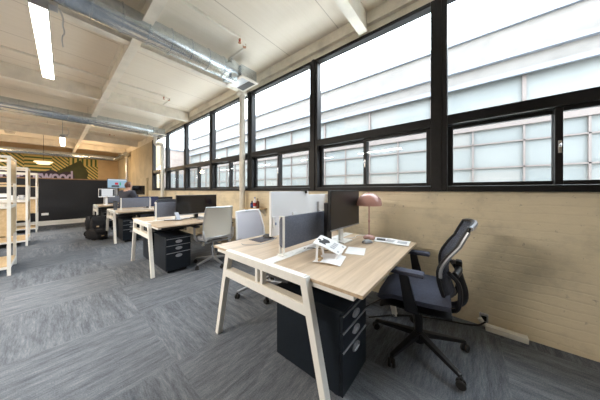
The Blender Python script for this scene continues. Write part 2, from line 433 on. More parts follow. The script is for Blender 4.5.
# ducts -------------------------------------------------------------
def duct(y, x0, x1, r, z, label, group):
    d = thing('air_duct', label, 'duct', (x0, y, z), 0, group)
    ln = x1 - x0; n = 28
    prof = [(r, 0)]; x = .05; rot = Matrix.Rotation(PI / 2, 4, 'Y')
    while x < ln - .04:
        prof += [(r, x - .008), (r + .012, x - .004), (r + .012, x + .004), (r, x + .008)]; x += .24
    MB().lathe(prof + [(r, ln)], (0, 0, 0), n, mtx=rot).build('pipe', M['duct'], d)
    return d
def end_box(d, ln, z, r, name='diffuser_box'):
    b = MB()
    x0 = ln; x1 = ln + .05
    b.box(x0, x0 + .30, -.19, .19, -.10, .09, .004)
    b.prism([(ln - .14, -r), (x0 + .01, -.10), (x0 + .01, .09), (ln - .14, r)], 'y', -.13, .13)
    o = b.build(name, M['duct'], d, False)
    MB().box(x0 - .02, x0 + .32, -.23, .23, -.115, -.10, .002).build('flange', M['cream'], o, False)
    g = MB()
    g.box(x0 + .02, x0 + .145, -.17, .17, -.119, -.115); g.build('grille', M['silver'], o, False)
    g = MB(); g.box(x0 + .155, x0 + .28, -.17, .17, -.119, -.115); g.build('grille', M['grille'], o, False)
d1 = duct(3.0, -4.6, 1.93, .145, 3.175, 'large round galvanised duct closest to the camera, ending in a diffuser beside the white column', 'galvanised ceiling ducts'); end_box(d1, 6.53, 0, .145)
for x in (5.0, 2.2): MB().tube([(x, 0, .145), (x, 0, .32)], .006, 6).build('hanger', M['chrome'], d1)
d2 = duct(7.75, -4.6, 2.02, .145, 3.12, 'middle round galvanised duct with a white pipe bend under its window end', 'galvanised ceiling ducts'); end_box(d2, 6.62, 0, .145)
for x in (5.2, 2.6): MB().tube([(x, 0, .145), (x, 0, .33)], .006, 6).build('hanger', M['chrome'], d2)
MB().tube([(3.66, 0, 0), (3.66, 0, .33)], .17, 20).build('riser', M['duct'], d2)
d3 = duct(15.55, -4.6, 2.2, .13, 3.02, 'farthest and thinnest looking galvanised duct, running just in front of the striped mural', 'galvanised ceiling ducts')
MB().tube([(6.8, .0, 0), (6.95, -.15, 0), (6.95, -2.4, 0)], .12, 16).build('elbow', M['duct'], d3)

# sprinkler lines ------------------------------------------------------
def sprinkler(y, x1, z, off, label):
    s = thing('sprinkler_pipe', label, 'sprinkler pipe', (XL + .1, y, z), 0, 'sprinkler pipes')
    ln = x1 - XL - .1
    MB().tube([(0, 0, 0), (ln, 0, 0)], .02, 10).build('pipe', M['cream'], s)
    MB().tube([(ln - .02, 0, -.01), (ln + .1, 0.05, -.02), (ln + .12, .1, -.02), (ln + .12, off, -.02)], .017, 10).build('branch', M['cream'], s)
    h = MB().lathe([(.018, 0), (.012, -.03), (.006, -.035), (.006, -.05), (.022, -.052), (.022, -.056)], (ln - .02, 0, -.012), 12).build('sprinkler_head', M['copper'], s)
    MB().lathe([(.006, 0), (.014, .004), (.014, .012), (.0, .014)], (ln - .02, 0, -.048), 10).build('red_bulb', M['red'], h)
    MB().lathe([(.024, -.02), (.024, .02)], (ln + .1, .06, -.02), 10).build('coupling', M['copper'], s)
    for x in (1.2, 3.2, 4.8): MB().tube([(x, 0, 0), (x, 0, CZ - z)], .006, 6).build('hanger', M['chrome'], s)
sprinkler(2.46, 1.68, 3.36, .5, 'thin painted sprinkler pipe on this side of the near duct')
sprinkler(5.3, 1.62, 3.36, .5, 'thin painted sprinkler pipe between the near and middle ducts')
sprinkler(10.4, 1.4, 3.36, .5, 'thin painted sprinkler pipe beyond the middle duct')

# drain pipes at the wall ----------------------------------------------------
p = thing('drain_pipe', 'white plastic drain pipe with an elbow below the middle duct, in front of the windows', 'pipe', (2.42, 8.15, 0), 0, None)
MB().tube([(0, 0, 0), (0, 0, 2.72)], .055, 16).build('riser', M['pvc'], p)
MB().tube([(0, 0, 2.70), (0, 0, 2.80), (-.04, .12, 2.84), (-.1, .30, 2.84), (-.12, .34, 2.9), (-.12, .34, 3.15)], .055, 16).build('elbow', M['pvc'], p)
for z in (2.68, .9, 1.8): MB().lathe([(.064, -.03), (.064, .03)], (0, 0, z), 16).build('coupling', M['pvc'], p)
p = thing('vent_pipe', 'grey vertical pipe in the far corner, rising behind the lit computer screen', 'pipe', (2.40, 13.3, 0))
MB().tube([(0, 0, 0), (0, 0, 2.95)], .06, 14).build('riser', M['silver'], p)
MB().lathe([(.09, -.04), (.09, .05)], (0, 0, 2.9), 14).build('collar', M['cream'], p)

# linear lamps ---------------------------------------------------------------
def led(x, y0, label):
    ln = 1.6
    l = thing('pendant_lamp', label, 'lamp', (x, y0, 2.70), -.025, 'linear ceiling lamps')
    MB().box(-.052, .052, 0, ln, .004, .075, .004).build('housing', M['alu'], l, False)
    MB().box(-.046, .046, .02, ln - .02, -.004, .004, .002).build('diffuser', M['lamp'], l, False)
    MB().box(-.035, .10, .03, .12, .075, .11, .004).build('bracket', M['silver'], l, False)
    for y in (.1, ln - .1): MB().tube([(0, y, .075), (0, y, CZ - 2.70)], .004, 6).build('suspension_wire', M['alu'], l)
    MB().tube([(.06, .08, .1), (.11, .15, .14), (.13, .47, .22), (.12, .75, .32), (.14, 1.1, .42), (.11, 1.5, .55), (.12, 2.2, CZ - 2.70)], .007, 6, 2).build('cable', M['alu'], l)
led(-.07, 2.62, 'near linear lamp with a grey end and hanging cord, glowing above the aisle')
led(.18, 8.7, 'distant small linear lamp hanging on wires between the middle and far ducts')

# ------------------------------------------------------------------ far end
pt = thing('partition', 'long black partition screen standing across the far aisle', 'partition', (0, 11.5, 0))
MB().box(-3.6, 1.75, 0, .07, .16, 1.64, .004).build('panel', M['felt'], pt, False)
MB().box(-3.4, 1.75, -.005, .075, 1.64, 1.675, .003).build('cap_rail', M['timber'], pt, False)
MB().box(-3.4, 1.75, -.02, .09, 0, .045, .004).box(-3.4, 1.75, .0, .07, .045, .16).build('base_rail', M['white'], pt, False)
MB().box(-.24, -.08, -.012, 0, .36, .44, .003).build('name_plate', M['paper'], pt, False)

mu = thing('mural', 'green and gold striped wall mural with lavender lettering above the black partition', 'mural', (0, YB - .012, 0))
MB().box(-4.2, 1.66, 0, .011, .6, 2.95).build('painted_stripes', M['mural'], mu, False)
MB().prism([(-.15, 1.45), (-.1, 2.0), (.98, 2.86), (1.28, 2.2), (1.15, 1.4)], 'y', -.005, 0).build('green_shape', M['muralgreen'], mu, False)
cl = []
cx = [(-1.85 + .26 * i) for i in range(11)]
cb = MB()
for i, x in enumerate(cx[:-1]): cb.lathe([(0, -.006), (.24 + .04 * (i % 2), -.006), (.24 + .04 * (i % 2), -.012 - i * .0004), (0, -.012 - i * .0004)], (x, 0, 1.93 + .05 * math.sin(i * 2.1)), 18, mtx=Matrix.Rotation(-PI / 2, 4, 'X'))
cb.build('plum_outline', M['muraldark'], mu, False)
tc = bpy.data.curves.new('lettering', 'FONT'); tc.body = 'ravenswood'; tc.size = .78; tc.extrude = .004; tc.offset = .022; tc.space_character = .93
to = bpy.data.objects.new('tmp_text', tc); COL.objects.link(to)
bpy.context.view_layer.update()
me = bpy.data.meshes.new_from_object(to.evaluated_get(bpy.context.evaluated_depsgraph_get()))
bpy.data.objects.remove(to)
xs = [v.co.x for v in me.vertices]; wtx = max(xs) - min(xs)
k = 2.2 / wtx
for v in me.vertices: v.co = Vector((.70 - (max(xs) - v.co.x) * k, -.022 - v.co.z, 1.70 + v.co.y))
me.materials.clear(); me.materials.append(M['mural_letter'])
lo = bpy.data.objects.new('lettering', me); COL.objects.link(lo); lo.parent = mu

pl = thing('tiered_pendant', 'warm glowing two-tier ceiling pendant in front of the mural', 'lamp', (-.22, 13.0, 2.28))
MB().lathe([(0, .10), (.235, .10), (.25, .07), (.21, .05), (0, .05)], n=28).build('upper_shade', M['warm'], pl)
MB().lathe([(0, .03), (.17, .03), (.18, .0), (.14, -.02), (0, -.02)], n=28).build('lower_shade', M['warm'], pl)
MB().tube([(0, 0, .08), (0, 0, CZ - 2.28)], .006, 6).build('cord', M['black'], pl)
dm = MB().lathe([(.13, 0), (.13, -.03), (.10, -.10), (0, -.14)], (-1.0, 13.2, CZ), 20).build('ceiling_speaker', M['cream'])
tag(dm, 'small white dome on the far ceiling above the shelving', 'ceiling fixture')
sb = thing('bookcase', 'low dark cabinet top along the amber back wall, right of the mural', 'cabinet', (2.05, YB - .36, 0))
MB().box(-.38, .38, 0, .35, 0, 1.82, .005).build('body', M['black'], sb, False)
MB().box(-.36, -.005, -.015, 0, .05, 1.78, .003).build('door', M['felt'], sb, False)
MB().box(.005, .36, -.015, 0, .05, 1.78, .003).build('door', M['felt'], sb, False)

# ------------------------------------------------------------------ shelving on the left
def shelf_unit(xf, y0, dep, label):
    s = thing('shelving_unit', label, 'shelving', (xf, y0, 0), 0, 'white framed shelving units')
    wd = 1.5; hz = 1.75; t = .034
    def post(x, y): MB().box(x, x + t, y, y + t, 0, hz, .003).build('post', M['white'], s, False)
    for x in (-t, -wd):
        for y in (0, dep - t): post(x, y)
    for z in (.10, .98, hz - t):
        f = MB()
        for y in (0.003, dep - t + .003): f.box(-wd + t - .004, -t + .004, y, y + t - .006, z, z + .035)
        for x in (-t + .003, -wd + .003): f.box(x, x + t - .006, t - .004, dep - t + .004, z, z + .035)
        f.build('rail_frame', M['white'], s, False)
    MB().box(-wd + .01, -.01, .01, dep - .01, .136, .156, .002).build('shelf', M['birch'], s, False)
    MB().box(-wd + .05, -.05, .05, dep - .05, 1.016, 1.032, .002).build('shelf', M['white'], s, False)
    def crate(z0, z1, nm):
        b = MB(); c = .018
        b.box(-wd + .05, -.05, .046, .046 + c, z0, z1).box(-wd + .05, -.05, dep - .046 - c, dep - .046, z0, z1)
        b.box(-.05, -.004, .036, dep - .036, z0, z1).box(-wd + .05 - c, -wd + .05, .046, dep - .046, z0, z1).box(-wd + .05, -.05, .046, dep - .046, z0, z0 + c)
        b.build(nm, M['birch'], s, False)
    crate(.56, .975, 'planter_box')
    for px_ in (-.022, -wd + .004): MB().box(px_, px_ + .018, .036, dep - .036, 1.36, hz - .046).build('end_panel', M['birch'], s, False)
    MB().box(-wd + .05, -.034, .05, dep - .05, 1.345, 1.36).build('shelf', M['birch'], s, False)
    return s
shelf_unit(-.385, 5.16, .76, 'closest white framed shelving unit with birch boxes, cut by the left picture edge')
shelf_unit(-.345, 7.6, .80, 'second white framed shelving unit, between the closest one and the one by the partition')
shelf_unit(-.28, 9.85, .72, 'farthest white framed shelving unit, beside the black partition')
# things on the second unit
def mug(loc, label):
    m_ = thing('mug', label, 'mug', loc, 0, 'mugs on the shelving')
    MB().lathe([(.0, 0), (.036, 0), (.04, .01), (.042, .1), (.036, .1), (.034, .012), (0, .012)], n=18).build('body', M['whitep'], m_)
    MB().tube([(.04, 0, .08), (.068, 0, .07), (.068, 0, .035), (.04, 0, .025)], .006, 8, 2).build('handle', M['whitep'], m_)
mug((-.56, 7.85, 1.032), 'white mug on the second shelving unit, next to the white box')
mug((-.46, 8.05, 1.032), 'white mug by the aisle end of the second shelving unit')
bx = thing('storage_box', 'small white box with black band on the second shelving unit', 'box', (-.68, 7.9, 1.032))
MB().box(-.07, .07, -.1, .1, 0, .13, .004).build('body', M['whitep'], bx, False)
MB().box(-.072, .072, -.102, .102, .03, .06).build('band', M['black'], bx, False)
MB().box(-.074, .074, -.104, .104, .115, .14, .003).build('lid', M['paper'], bx, False)

# ------------------------------------------------------------------ bench desks
BX = .945; DW = 1.31; DD = 1.42; TH = .74
BY = (.395, 3.29, 6.16, 9.02)
def make_bench(y0, label):
    b = thing('bench_desk', label, 'desk', (BX, y0, 0), 0, 'double bench desks')
    c = DD / 2
    for a0, a1 in ((0, c - .05), (c + .05, DD)):
        tp = MB().box(.006, DW, a0, a1, TH - .019, TH, .002).build('tabletop', M['wood'], b, False)
    MB().box(0.006, DW, c - .049, c + .049, TH - .024, TH + .001, .001).box(0.3, DW - .05, c - .02, c + .02, TH + .001, TH + .004).build('cable_channel', M['trough'], b, False)
    MB().box(.12, DW - .1, c - .11, c + .11, .585, .60).box(.12, DW - .1, c - .11, c - .10, .60, .69).box(.12, DW - .1, c + .10, c + .11, .60, .69).build('cable_tray', M['perf'], b, False)
    e = c + .03
    for xs, nm in ((-.032, 0), (DW - .10, 1)):
        x0, x1 = xs, xs + .045
        f = MB()
        zt = TH + .012 if nm == 0 else TH - .022
        # trapezoid end frame: top bar, lower bar, middle web
        f.box(x0, x1, e - .40, e + .40, zt - .055, zt, .004)
        f.box(x0, x1, e - .43, e + .43, .535, .595, .004)
        f.box(x0 + .005, x1 - .005, e - .04, e - .015, .595, zt - .05, .002).box(x0 + .005, x1 - .005, e + .015, e + .04, .595, zt - .05, .002)
        f.build('end_frame', M['white'], b, False)
        MB().box(x0 + .004, x1 + .012, e - .40, e + .40, .596, .601).build('inner_ledge', M['cream'], b, False)
        for sg in (-1, 1):
            lg = MB().bar((x0 + .022, e + sg * .565, 0), (x0 + .022, e + sg * .395, zt - .005), .045, .040, .004, up=(0, 1, 0), h2=.050).build('leg', M['white'], b, False)
            st = MB()
            for q in range(11):
                z = .10 + q * .04; y = e + sg * (.565 - (z / zt) * .17)
                st.box(x1 + .0, x1 + .004, y - .011, y + .011, z, z + .025)
            st.build('slot_strip', M['perf'], lg, False)
            MB().box(x1, x1 + .045, min(e + sg * .40, c + sg * .66), max(e + sg * .40, c + sg * .66), TH - .047, TH - .020, .003).build('bracket', M['white'], b, False)
    for q in (-.34, .34): MB().box(.05, DW - .12, c + q - .02, c + q + .02, TH - .065, TH - .025).build('support_rail', M['white'], b, False)
    return b
bench = make_bench(BY[0], 'closest oak topped bench desk, with the pink lamp and white laptop stand on it')
dup(bench, (BX - .025, BY[1], 0), label='second oak topped bench desk, with the wide black monitor facing the white mesh chair')
dup(bench, (BX, BY[2], 0), label='third oak topped bench desk, with the steel tumbler at its aisle end')
dup(bench, (BX, BY[3], 0), label='farthest oak topped bench desk, where the person in the dark hoodie works')

def divider(y0, label):
    d = thing('desk_divider', label, 'desk divider', (BX, y0 + DD / 2 + .02, TH), 0, 'grey desk dividers')
    pts = []
    x0, x1, z0, z1, r = .18, .845, .055, .30, .035
    for cx_, cz_, a in ((x1 - r, z1 - r, 0), (x0 + r, z1 - r, 90), (x0 + r, z0 + r, 180), (x1 - r, z0 + r, 270)):
        for q in range(6):
            t = math.radians(a + q * 18); pts.append((cx_ + r * math.cos(t), cz_ + r * math.sin(t)))
    MB().prism(pts, 'y', -.014, .014, .004).build('panel', M['divider'], d)
    for x in (.185, .80):
        po = MB().box(x, x + .02, -.022, -.014, .0, .305, .002).box(x, x + .02, .014, .022, .0, .305, .002).box(x, x + .02, -.022, .022, .30, .305).box(x - .012, x + .032, -.035, .035, .001, .01, .003).build('post', M['white'], d, False)
    return d
dv = divider(BY[0], 'grey felt desk divider with white posts on the closest bench')
for i, t_ in ((1, 'grey felt desk divider with white posts on the second bench'), (2, 'grey felt desk divider with white posts on the third bench, beside the tumbler'), (3, 'grey felt desk divider on the farthest bench')):
    dup(dv, (BX + (0, -.05, -.02, 0)[i], BY[i] + DD / 2, TH), label=t_)

def pedestal(loc, rz, label):
    p = thing('pedestal', label, 'drawer pedestal', loc, rz, 'dark drawer pedestals')
    w, d, z0, z1 = .345, .54, .05, .55
    MB().box(0, w, .02, d, z0, z1 - .02, .004).build('carcass', M['navy'], p, False)
    MB().box(-.003, w + .003, -.002, d + .003, z1 - .02, z1, .004).build('top', M['navy'], p, False)
    z = z1 - .03
    for hh in (.095, .105, .255):
        dr = MB().box(.002, w - .002, 0, .02, z - hh, z, .003).build('drawer', M['navy'], p, False)
        MB().box(.006, w - .006, -.004, .004, z - .006, z + .001, .001).build('edge_strip', M['alu'], dr, False)
        hz = z - .05; hx = w * .5
        h = MB(); pr = []
        h.lathe([(.030, -.002), (.046, -.002), (.048, .004), (.044, .010), (.034, .010), (.030, .004)], (hx, 0, hz), 24, mtx=Matrix.Rotation(PI / 2, 4, 'X') @ Matrix.Scale(.5, 4, (0, 1, 0)))
        h.build('handle', M['alu'], dr)
        z -= hh + .006
    for x in (.05, w - .05):
        for y in (.07, d - .06):
            MB().lathe([(.0, -.012), (.022, -.012), (.026, -.006), (.026, .006), (.022, .012), (0, .012)], (x, y, .026), 14, mtx=Matrix.Rotation(PI / 2, 4, 'Y')).box(x - .016, x + .016, y - .012, y + .02, .045, .056).build('caster', M['black'], p)
    return p
pd = pedestal((1.06, .56, 0), 0, 'navy drawer pedestal with oval handles under the closest bench')
dup(pd, (1.06, 3.42, 0), 0, 'navy drawer pedestal under the chair side of the second bench')
dup(pd, (1.40, 4.60, 0), PI, 'navy drawer pedestal on the far side under the second bench, behind its slotted leg')
dup(pd, (1.06, 6.29, 0), 0, 'navy drawer pedestal under the third bench')
dup(pd, (1.40, 7.47, 0), PI, 'navy drawer pedestal on the far side under the third bench')
dup(pd, (1.06, 9.14, 0), 0, 'navy drawer pedestal under the farthest bench')

# ------------------------------------------------------------------ task chairs
def star_base(t, m_leg, r=.31, ph=0., zh=.095):
    hub = MB().lathe([(.0, .06), (.042, .06), (.048, .075), (.045, .125), (.03, .14), (0, .14)], n=20).build('hub', m_leg, t)
    for q in range(5):
        a = ph + q * 2 * PI / 5; c, s = math.cos(a), math.sin(a)
        MB().bar((c * .03, s * .03, .118), (c * r, s * r, .078), .048, .040, .006, w2=.028, h2=.022).build('leg', m_leg, t, False)
        x, y = c * r, s * r
        cs = MB(); rx = Matrix.Rotation(a + .7, 4, 'Z') @ Matrix.Rotation(PI / 2, 4, 'X')
        for o_ in (-.014, .014):
            cs.lathe([(0, -.009), (.024, -.009), (.028, -.004), (.028, .004), (.024, .009), (0, .009)], Vector((x, y, .029)) + Matrix.Rotation(a + .7, 3, 'Z') @ Vector((0, o_, 0)), 16, mtx=rx)
        cs.tube([(x, y, .03), (x, y, .072)], .011, 8)
        cs.build('caster', M['rubber'], t)

def dark_chair(loc, rz, label):
    t = thing('task_chair', label, 'chair', loc, rz, 'dark mesh task chairs')
    star_base(t, M['black'], .34, math.radians(-60))
    MB().lathe([(.0, .12), (.028, .12), (.028, .30), (.018, .30), (.018, .42), (0, .42)], n=16).build('gas_column', M['black'], t)
    MB().box(-.09, .09, -.12, .12, .385, .425, .01).box(-.27, .27, -.03, .05, .40, .418, .004).build('mechanism', M['black'], t)
    def seat(u, v):
        x = (u - .5) * .50; y = -.20 + v * .43
        w = 1 - .16 * (2 * v - .9) ** 2 if v > .45 else 1 - .10 * (1 - v / .45) ** 2
        e = max(0, abs(u - .5) * 2 - .6) / .4
        z = .475 - .05 * max(0, (v - .72) / .28) ** 2 - .028 * e ** 2 + .012 * (1 - v)
        return (x * w, y, z)
    MB().sheet(seat, 14, 12, .045).build('seat', M['seat'], t)
    def shell(u, v):
        p_ = Vector(seat(u, v)); return (p_.x * 1.03, (p_.y - .03) * 1.03 + .03, p_.z - .050)
    MB().sheet(shell, 14, 12, .014).build('seat_shell', M['black'], t)
    def bk(u, v):
        x = (u - .5) * 2; z = .515 + v * .495
        wv = .235 * (1 - .28 * (1 - v) ** 2 - .06 * max(0, v - .8) / .2)
        y = -.225 + .04 * math.sin(min(v, .75) / .75 * PI) - .20 * max(0, v - .38) ** 1.35
        y += .060 * x * x * (1 - .35 * v)
        zz = z + .02 * (1 - x * x) * max(0, v - .7) / .3
        return (x * wv, y, zz)
    MB().sheet(bk, 14, 16, .008).build('backrest', M['meshb'], t)
    ed = [bk(0, j / 16) for j in range(17)] + [bk(i / 10, 1) for i in range(1, 11)] + [bk(1, j / 16) for j in range(15, -1, -1)] + [bk(i / 10, 0) for i in range(9, -1, -1)]
    MB().tube(ed, .0125, 8).build('back_frame', M['black'], t)
    tp = [bk(i / 14, .985) for i in range(15)]
    MB().tube([(a, b - .012, c + .004) for a, b, c in tp], .015, 8).build('top_trim', M['alu'], t)
    for sx in (0, 1):
        MB().tube([Vector(bk(sx, .30 + .65 * j / 10)) + Vector((.006 if sx else -.006, -.012, 0)) for j in range(11)], .011, 8).build('side_trim', M['alu'], t)
    # curved spine that carries the back, from under the seat
    MB().tube([(0, -.06, .405), (0, -.20, .40), (0, -.275, .44), (0, -.29, .52), (0, -.26, .62), (0, -.235, .72)], .022, 10, 2).build('spine', M['black'], t)
    for sx in (-1, 1): MB().tube([(sx * .05, -.10, .40), (sx * .14, -.23, .42), (sx * .17, -.255, .52), (sx * .15, -.25, .63), (sx * .19, -.19, .70)], .014, 8, 2).build('back_arm', M['black'], t)
    lm = MB().tube([(-.16, -.225, .68), (-.08, -.250, .69), (.08, -.250, .69), (.16, -.225, .68)], .022, 10, 1).build('lumbar_pad', M['black'], t)
    MB().box(-.03, .03, -.27, -.232, .68, .745, .01).build('tilt_housing', M['black'], t)
    for sx in (-1, 1):
        ar = MB().bar((sx * .255, .02, .41), (sx * .272, .07, .665), .035, .085, .008, up=(0, 1, 0), h2=.055).bar((sx * .12, .01, .408), (sx * .262, .03, .408), .07, .025, .004).build('armrest', M['black'], t)
        MB().box(sx * .275 - .042, sx * .275 + .042, -.06, .15, .665, .695, .013).build('arm_pad', M['seat'], ar)
    return t
dc = dark_chair((1.85, .31, 0), math.radians(4), 'dark mesh task chair with grey rimmed back at the closest bench, beside the brick wall')
dup(dc, (1.72, 5.15, 0), PI, 'dark mesh task chair behind the second bench')
dup(dc, (1.95, 7.82, 0), PI + .1, 'dark mesh task chair behind the third bench, toward the windows')

def pale_chair(loc, rz, label, mesh_m, fr, taper):
    t = thing('mesh_chair', label, 'chair', loc, rz, 'pale mesh chairs')
    star_base(t, M['alu'], .31, math.radians(200))
    MB().lathe([(.0, .12), (.026, .12), (.026, .30), (.016, .30), (.016, .42), (0, .42)], n=16).build('gas_column', M['chrome'], t)
    MB().box(-.10, .10, -.14, .14, .39, .43, .012).build('mechanism', M['alu'], t)
    def seat(u, v):
        x = (u - .5) * .48; y = -.22 + v * .46
        return (x * (1 - .12 * (2 * v - 1) ** 2), y, .47 - .05 * max(0, (v - .75) / .25) ** 2 - .02 * abs(2 * u - 1) ** 3)
    MB().sheet(seat, 10, 10, .04).build('seat', M['shell'], t)
    def bk(u, v):
        x = (u - .5) * 2; wv = .232 + .008 * math.sin(v * PI) - taper * v
        return (x * wv, -.235 + .03 * math.sin(v * PI) - .06 * v + .035 * x * x, 0.50 + v * .475)
    MB().sheet(bk, 10, 12, .008).build('backrest', mesh_m, t)
    ed = [bk(0, j / 12) for j in range(13)] + [bk(i / 8, 1) for i in range(1, 9)] + [bk(1, j / 12) for j in range(11, -1, -1)] + [bk(i / 8, 0) for i in range(7, -1, -1)]
    MB().tube(ed, .013, 8).build('back_frame', fr, t)
    for sx in (-1, 1): MB().tube([(sx * .08, -.1, .405), (sx * .2, -.24, .42), (sx * .235, -.26, .50), (sx * .25, -.225, .62)], .014, 8, 2).build('back_arm', fr, t)
    for sx in (-1, 1):
        ar = MB().tube([(sx * .12, .0, .41), (sx * .26, .0, .42), (sx * .29, .02, .50), (sx * .285, .03, .655)], .016, 8, 2).build('armrest', M['alu'], t)
        MB().box(sx * .285 - .04, sx * .285 + .04, -.10, .15, .655, .68, .012).build('arm_pad', M['black'], ar)
    return t
pale_chair((1.74, 3.36, 0), math.radians(-4), 'silver framed chair with cream mesh back, facing the wide black monitor', M['meshw'], M['silver'], .02)
pale_chair((1.66, 1.99, 0), PI + .06, 'white chair with pale lavender back on the far side of the closest bench', M['lav'], M['whitep'], .045)

# ------------------------------------------------------------------ screens
def monitor(loc, rz, w, h, zb, label, body, scr, stand, group=None, base=(.18, .14), front_only=True, lit=False):
    """local: screen faces -y, stands at origin on the desk"""
    t = thing('monitor', label, 'monitor', loc, rz, group)
    MB().box(-w / 2, w / 2, -.018, .012, zb, zb + h, .005).build('housing', body, t, False)
    s = MB().box(-w / 2 + .008, w / 2 - .008, -.0195, -.018, zb + .018, zb + h - .008).build('screen', scr, t, False)
    if h > .3: MB().box(-w / 2 + .002, w / 2 - .002, -.0205, -.017, zb + .001, zb + .014).build('chin', M['alu'], t, False)
    MB().box(-.03, .03, .03, .055, .008, zb + h * .5, .004).build('stand', stand, t, False)
    MB().box(-base[0] / 2, base[0] / 2, -.04, base[1] - .04, 0, .01, .004).build('base', stand, t, False)
    return t
monitor((1.85, .955, TH), math.radians(-1), .58, .365, .14, 'black monitor with a dark matte screen, left of the pink lamp on the closest bench', M['black'], M['scr_brown'], M['white'], 'desk monitors')
imac = monitor((1.695, 1.53, TH), PI + .02, .63, .45, .045, 'white backed monitor with a webcam on top, behind the grey divider of the closest bench', M['whitep'], M['screen'], M['whitep'], 'desk monitors')
MB().box(-.29, -.21, -.03, .03, .496, .512, .004).box(-.262, -.238, .012, .03, .47, .50, .003).build('webcam', M['black'], imac)
MB().box(.255, .295, .0135, .035, .14, .24, .006).build('hub', M['whitep'], imac); 
MB().box(.268, .282, .035, .038, .16, .185, .002).build('hub_light', M['blue'], imac)
im2 = monitor((2.27, 1.56, TH), PI, .46, .41, .045, 'smaller white backed monitor by the wall, right of the one with the webcam', M['whitep'], M['screen'], M['whitep'], 'desk monitors')
MB().box(.05, .09, .036, .048, .22, .36, .004).build('vesa_arm', M['alu'], im2)
monitor((1.71, 3.87, TH), math.radians(3), .74, .345, .075, 'wide black monitor in front of the cream mesh chair', M['black'], M['screen'], M['black'], 'desk monitors')
monitor((1.74, 7.15, TH), PI, .55, .29, .03, 'low dark monitor behind the divider of the third bench', M['darkblue'], M['screen'], M['black'], 'desk monitors')
monitor((2.2, 7.2, TH), PI, .42, .28, .02, 'dark monitor on the window end of the third bench', M['black'], M['screen'], M['black'], 'desk monitors')
wm = monitor((1.19, 9.55, TH), math.radians(8), .42, .28, .27, 'white all-in-one computer at the aisle end of the farthest bench', M['whitep'], M['screen_win'], M['whitep'], 'desk monitors')
MB().box(-.205, -.14, -.022, -.0185, .30, .53).build('dark_side_panel', M['ink'], wm, False)
MB().box(.15, .20, -.022, -.0185, .31, .53).build('dark_side_panel', M['ink'], wm, False)
lm = monitor((1.52, 9.95, TH), math.radians(18), .60, .33, .58, 'raised computer screen lit pale blue, behind the person in the hoodie', M['black'], M['screen_on'], M['alu'], 'desk monitors')
MB().box(-.28, .28, -.022, -.0195, .86, .89).build('screen_band', M['screen_win'], lm, False)
MB().box(-.08, .02, -.024, -.0195, .70, .78).build('screen_red_block', M['screen_red'], lm, False)
MB().box(.06, .10, -.024, -.0195, .68, .79).build('screen_green_block', M['screen_green'], lm, False)
MB().box(-.18, .05, -.024, -.0195, .62, .68).build('screen_dark_block', M['ink'], lm, False)
monitor((2.1, 9.75, TH), math.radians(20), .45, .36, .32, 'black monitor right of the person, seen against the far plaster wall', M['black'], M['screen'], M['black'], 'desk monitors')

sl = thing('mini_computer', 'slim black upright computer between the divider and the black monitor', 'computer', (1.705, 1.06, TH))
MB().box(-.04, .04, -.02, .02, .02, .385, .004).build('case', M['black'], sl, False)
MB().box(-.05, .05, -.035, .03, 0, .02, .004).build('foot', M['black'], sl, False)

# ------------------------------------------------------------------ closest bench, small things
# pink mushroom lamp
pk = thing('table_lamp', 'pink mushroom lamp with a slim stem at the wall end of the closest bench', 'lamp', (2.125, .815, TH))
MB().lathe([(0, 0), (.056, 0), (.060, .008), (.056, .020), (.036, .034), (.014, .040), (0, .042)], n=32).build('base', M['pink'], pk)
MB().tube([(0, 0, .03), (0, 0, .40)], .0065, 12).lathe([(.0, .14), (.010, .142), (.010, .165), (0, .167)], (0, 0, .03), 12).build('stem', M['pink'], pk)
prof = [(.028, .340)] + [(.040 + .082 * math.sin(t), .345 + .010 * (1 - math.cos(t))) for t in (0, .8)] + \
       [(.126 * math.cos(a), .352 + .125 * math.sin(a) ** .9) for a in [i * PI / 2 / 11 for i in range(12)]]
prof = [(.0, .46), (.100, .40), (.116, .352), (.120, .346), (.127, .352)] + [(.128 * math.cos(a), .356 + .122 * math.sin(a)) for a in [i * PI / 2 / 12 for i in range(1, 12)]] + [(0, .479)]
MB().lathe(prof, n=40).build('shade', M['pink'], pk)
MB().lathe([(.0, .478), (.007, .478), (.007, .486), (0, .489)], n=12).build('finial', M['pink'], pk)
# mouse
def mouse(loc, rz, m_, label):
    o = MB().sheet(lambda u, v: ((u - .5) * .058 * (1 - .25 * (2 * v - 1) ** 2), (v - .5) * .105, .004 + .030 * max(0, 1 - (2 * u - 1) ** 4) ** .5 * max(0, 1 - abs(2 * v - 1.1) ** 2.6) ** .5), 12, 14, -.004).build('computer_mouse', m_, loc=loc, rot=(0, 0, rz))
    tag(o, label, 'mouse', 'computer mice')
mouse((1.93, .755, TH + .002), math.radians(70), M['mouse'], 'grey computer mouse beside the pink lamp base')
mouse((1.47, 1.66, TH + .006), .3, M['black'], 'black computer mouse on the dark mousepad')
mp = MB().box(-.115, .115, -.09, .09, 0, .003, .001).build('mousepad', M['pad'], loc=(1.40, 1.655, TH), rot=(0, 0, .04)); tag(mp, 'dark grey mousepad at the far edge of the closest bench', 'mousepad')
pp = MB().box(-.105, .105, -.075, .075, 0, .0015).build('paper_sheet', M['paper'], loc=(1.62, .735, TH + .0005), rot=(0, 0, math.radians(18))); tag(pp, 'blank white sheet of paper right of the white laptop stand', 'paper')
